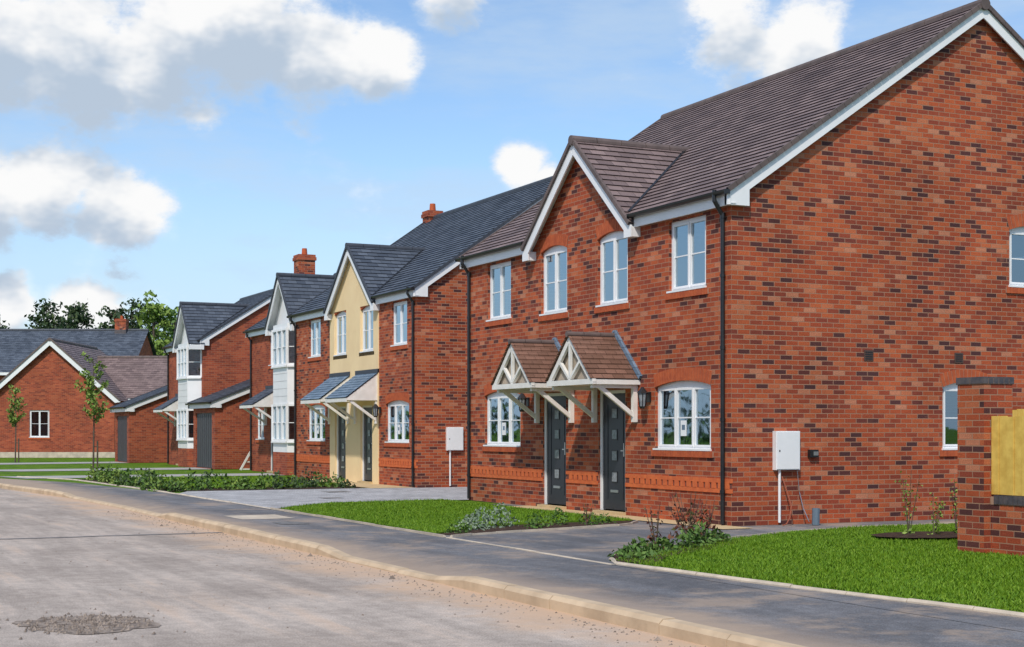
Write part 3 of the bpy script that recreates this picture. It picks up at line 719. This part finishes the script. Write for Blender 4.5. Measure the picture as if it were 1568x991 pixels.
# ---------------------------------------------------------------- plants
def clump(b,x,y,z,rx,rz,n,s):
    for i in range(n):
        a=R.uniform(0,6.28);u=R.uniform(-.2,1);r=(R.random()**.4)*rx*R.uniform(.75,1.15)
        k=math.sqrt(max(0,1-u*u)); b.leaf((x+r*k*math.cos(a),y+r*k*math.sin(a),z+rz*max(.02,u)*R.uniform(.7,1.1)),s*R.uniform(.6,1.4))
def twig(bw,bl,x,y,h,n,s):
    for i in range(n):
        a=R.uniform(0,6.28);t=R.uniform(.1,.4); q=(x+t*math.cos(a)*h,y+t*math.sin(a)*h,h*R.uniform(.6,1))
        bw.cyl((x,y,0),q,.008,5,.003)
        for k in range(9):
            f=R.uniform(.3,1); bl.leaf((x+(q[0]-x)*f+R.gauss(0,.03),y+(q[1]-y)*f+R.gauss(0,.03),q[2]*f),s)
def plant(name,mat,items,twigs=()):
    E=empty(name,(0,0,0)); P=Parts(); b=P('foliage',mat)
    for it in items: clump(b,*it)
    for t in twigs: twig(P('stems',M_bark),P('foliage_tips',M_red),*t)
    P.flush(E)
plant('lavender_shrub',M_lav,[(-3.6,1.3,0,.32,.30,260,.05),(-3.15,1.55,0,.28,.34,240,.05),(-3.9,.95,0,.25,.22,160,.05)])
plant('low_shrub',M_leafm,[(-2.7,1.2,0,.22,.22,150,.05),(-2.2,1.5,0,.2,.26,150,.05),(-1.7,1.4,0,.2,.2,120,.05),(-4.3,.5,0,.2,.2,120,.05),(-2.9,.85,0,.15,.14,80,.05),(-1.3,1.6,0,.15,.16,80,.05)],[(-1.9,1.1,.35,5,.04)])
plant('low_shrub',M_leafm,[(-4.35,-4.5,0,.28,.16,260,.06),(-4.0,-4.1,0,.25,.2,240,.06),(-3.55,-3.85,0,.22,.18,180,.06),(-2.95,-3.45,0,.24,.22,200,.06),(-2.6,-3.1,0,.28,.28,240,.06),(-2.15,-2.9,0,.2,.18,150,.06)])
plant('red_rose_bush',M_red,[(-3.5,-3.6,.05,.18,.18,60,.06),(-2.6,-2.9,.1,.25,.36,120,.06),(-2.3,-2.8,.1,.18,.3,60,.06)],[(-3.5,-3.6,.65,5,.045),(-2.6,-2.9,.72,12,.05),(-2.3,-2.8,.6,7,.05)])
E=empty('young_shrub',(0,0,0)); P=Parts()
for x,y,h in((.7,-3.2,.95),(.95,-3.4,.6),(1.45,-3.3,.85)):
    clump(P('leaves',M_leafl),x,y,0,.12,.15,30,.05)
    for k in range(4):
        q=(x+R.gauss(0,.12),y+R.gauss(0,.12),h*R.uniform(.8,1.05)); P('stems',M_bark).cyl((x,y,0),q,.007,5,.003)
        for j in range(22):
            f=R.uniform(.3,1); P('leaves',M_leafl).leaf((x+(q[0]-x)*f+R.gauss(0,.04),y+(q[1]-y)*f+R.gauss(0,.04),q[2]*f),.045)
P.flush(E)
E=empty('shrub_border',(0,0,0)); P=Parts(); b=P('foliage',M_leafm); b2=P('foliage_dark',M_leafd); b3=P('foliage_light',M_leafl)
for i in range(66):
    if i<38: x=-4.7+R.uniform(-.25,.3); y=16.9+i*.27
    else: x=-4.4+(i-38)*.165; y=17.6+R.uniform(-.6,.6)
    u=R.random(); clump(b if u<.6 else (b2 if u<.75 else b3),x,y,0,R.uniform(.16,.34),R.uniform(.18,.5),70,.09)
P.flush(E)
def sapling(x,y,h,cz0,cr,n):
    E=empty('young_tree',(x,y,0)); P=Parts(); w=P('trunk',M_bark); l=P('leaves',M_leafl)
    w.cyl((0,0,0),(.03,0,h*.5),.035,8,.025); w.cyl((.03,0,h*.5),(0,0,h),.025,8,.006)
    w.cyl((.15,0,0),(.15,0,1.1),.03,8); w.beam((.15,0,.9),(0,0,.9),.03,.03)
    for i in range(26):
        z=R.uniform(cz0,h*.95); a=R.uniform(0,6.28); r=cr*R.uniform(.4,1)*(1-.5*abs((z-cz0)/(h-cz0)-.35)); e=(r*math.cos(a),r*math.sin(a),z+r*.9)
        w.cyl((0,0,z),e,.01,5,.003)
        for k in range(n):
            f=R.uniform(.2,1.05); l.leaf((e[0]*f+R.gauss(0,.05),e[1]*f+R.gauss(0,.05),z+(e[2]-z)*f+R.gauss(0,.05)),.13)
    P.flush(E)
sapling(-3.1,35.9,4.1,1.6,.6,30); sapling(-3.5,53.5,3.6,1.6,.5,26)
def tree(name,x,y,h,cr,mat,n,ls,base=.25,sd=1):
    global R
    R=random.Random(sd); E=empty(name,(x,y,0)); P=Parts(); w=P('trunk',M_bark); l=P('crown',mat)
    w.cyl((0,0,0),(R.uniform(-.3,.3),0,h*.95),h*.02,8,.04)
    for i in range(n):
        z=h*(base+(1-base)*R.random()**.8)*R.uniform(.9,1); t=(z/h-base)/(1-base)
        rr=cr*(1.15-t*.8)
        a=R.uniform(0,6.28); r=rr*R.uniform(.3,1.05); c=(r*math.cos(a),r*math.sin(a),z)
        w.cyl((0,0,max(.5,z-r*.5)),c,.05,5,.015)
        s=cr*R.uniform(.09,.18)
        for k in range(26): l.leaf((c[0]+R.gauss(0,s),c[1]+R.gauss(0,s),c[2]+R.gauss(0,s*.7)),ls*R.uniform(.6,1.3))
    P.flush(E)
def bgpos(az,dist):
    a=math.radians(az); return (-12.88+dist*math.sin(a),-19.12+dist*math.cos(a))
for i,(az,dist,h,cr,mt) in enumerate([(8.5,150,13.9,2.8,M_leafd),(9.5,155,14.4,2.6,M_leafd),(9.0,165,13.5,3.0,M_leafd),(10.8,150,13.8,2.6,M_leafd),(11.5,152,14.4,2.8,M_leafd),(12.3,128,12.6,2.6,M_leafl),(6.5,165,14.0,2.6,M_leafd),(13.0,140,12.5,2.6,M_leafm),(5.0,160,12,4,M_leafd),(7.3,170,12.3,3.2,M_leafd)]):
    x,y=bgpos(az,dist); tree('pine_tree' if mt is M_leafd else 'broadleaf_tree',x,y,h,cr,mt,85,.42,.3,sd=i+3)
E=empty('distant_treeline',(0,0,0)); P=Parts(); R=random.Random(5); l=P('foliage',M_leafd); l2=P('foliage_light',M_leafm)
for i in range(260):
    az=-75+i*.75; x,y=bgpos(az,R.uniform(230,270)); hh=R.uniform(5,9)
    for k in range(50):
        (l if R.random()<.6 else l2).leaf((x+R.gauss(0,2.2),y+R.gauss(0,2.2),abs(R.gauss(hh*.45,hh*.28))),1.5)
P.flush(E)
E=empty('timber_trestle',(2.25,35.6,0)); P=Parts(); w=P('frame',M_wood)
w.beam((-.05,0,0),(.38,0,.75),.05,.07); w.beam((.45,0,0),(.40,0,.75),.05,.05); w.beam((.0,.02,.03),(.46,.02,.03),.05,.05); w.beam((.1,.03,.3),(.43,.03,.3),.04,.04); P.flush(E)

# ---------------------------------------------------------------- sky
W=bpy.data.worlds.new('World'); sc.world=W; W.use_nodes=True; t=W.node_tree
SE,SR=48,222
bg=t.nodes['Background']; out=t.nodes['World Output']
sky=N(t,'ShaderNodeTexSky'); sky.sky_type='NISHITA'; sky.sun_disc=False; sky.sun_elevation=math.radians(SE); sky.sun_rotation=math.radians(SR)
sky.air_density=1.0; sky.dust_density=.4; sky.ozone_density=1.5
t.links.new(mix(t,1,sky.outputs[0],(.92,1.02,1.12),'MULTIPLY'),bg.inputs[0]); bg.inputs[1].default_value=.145
gen=N(t,'ShaderNodeTexCoord').outputs['Generated']
def direc(az,el):
    a=math.radians(az);e=math.radians(el); return (math.sin(a)*math.cos(e),math.cos(a)*math.cos(e),math.sin(e))
blobs=[(5.8,14.6,4.4),(9.3,14.5,4.4),(12.5,14.2,4.0),(15.2,14.7,3.7),(18,14.1,3.1),(20.3,13.7,2.0),(6.0,8.4,2.7),(8.4,8.7,2.6),(10.6,8.0,2.2),(25.9,9.8,1.2),(27,9.4,.8),(34.0,14.7,2.3),(36.4,14.3,2.1),(23.4,16.8,2.0),
 (7,4.6,1.5),(9.5,4.3,1.5),(230,30,26),(-40,32,16)]
def density(vec,det):
    mp=N(t,'ShaderNodeMapping'); mp.inputs['Scale'].default_value=(1,1,1.6); t.links.new(vec,mp.inputs[0])
    n=noise(t,mp.outputs[0],13,det,.62); acc=None
    for az,el,r in blobs:
        d=N(t,'ShaderNodeVectorMath',operation='DISTANCE'); t.links.new(vec,d.inputs[0]); d.inputs[1].default_value=direc(az,el)
        m=N(t,'ShaderNodeMapRange'); t.links.new(d.outputs['Value'],m.inputs[0]); rr=math.radians(r)
        for i,x in enumerate((0,rr*1.25,1,0)): m.inputs[i+1].default_value=x
        if acc is None: acc=m.outputs[0]
        else:
            a=N(t,'ShaderNodeMath',operation='MAXIMUM'); t.links.new(acc,a.inputs[0]); t.links.new(m.outputs[0],a.inputs[1]); acc=a.outputs[0]
    a=N(t,'ShaderNodeMath',operation='MULTIPLY_ADD'); t.links.new(n,a.inputs[0]); a.inputs[1].default_value=1.9; t.links.new(acc,a.inputs[2])
    return a.outputs[0]
d1=density(gen,8)
add=N(t,'ShaderNodeVectorMath',operation='ADD'); t.links.new(gen,add.inputs[0]); add.inputs[1].default_value=(-.008,-.004,.032)
d2=density(add.outputs[0],4)
cov=maprange(t,d1,1.10,1.58)
shade=maprange(t,d2,1.20,1.80,0,1)
col=mix(t,shade,(1.0,1.0,1.0),(.50,.60,.73))
mp=N(t,'ShaderNodeMapping'); mp.inputs['Scale'].default_value=(1,1,4); t.links.new(gen,mp.inputs[0])
hz=maprange(t,noise(t,mp.outputs[0],5,7,.62),.36,.72,0,.62)
sz=N(t,'ShaderNodeSeparateXYZ'); t.links.new(gen,sz.inputs[0])
low=maprange(t,sz.outputs[2],.0,.21,.88,0)
mx=N(t,'ShaderNodeMath',operation='MAXIMUM'); t.links.new(hz,mx.inputs[0]); t.links.new(low,mx.inputs[1])
mx2=N(t,'ShaderNodeMath',operation='MAXIMUM'); t.links.new(cov,mx2.inputs[0]); t.links.new(mx.outputs[0],mx2.inputs[1])
colh=mix(t,cov,(.56,.71,.89),col)
b2=N(t,'ShaderNodeBackground'); t.links.new(colh,b2.inputs[0]); b2.inputs[1].default_value=.97
ms=N(t,'ShaderNodeMixShader'); t.links.new(mx2.outputs[0],ms.inputs[0]); t.links.new(bg.outputs[0],ms.inputs[1]); t.links.new(b2.outputs[0],ms.inputs[2])
t.links.new(ms.outputs[0],out.inputs[0])
sd=Vector(direc(SR,SE))
l=bpy.data.lights.new('sun','SUN'); l.energy=3.3; l.angle=math.radians(2.0); l.color=(1,.93,.83)
lo=bpy.data.objects.new('sun',l); sc.collection.objects.link(lo); lo.rotation_euler=(-sd).to_track_quat('-Z','Y').to_euler()
# ---------------------------------------------------------------- camera
cam=bpy.data.cameras.new('camera'); co=bpy.data.objects.new('camera',cam); sc.collection.objects.link(co); sc.camera=co
co.location=(-12.88,-19.12,1.45); co.rotation_euler=(math.radians(90),0,-math.radians(25.66))
cam.sensor_width=36; cam.lens=52.8; cam.shift_y=.105; cam.clip_end=6000
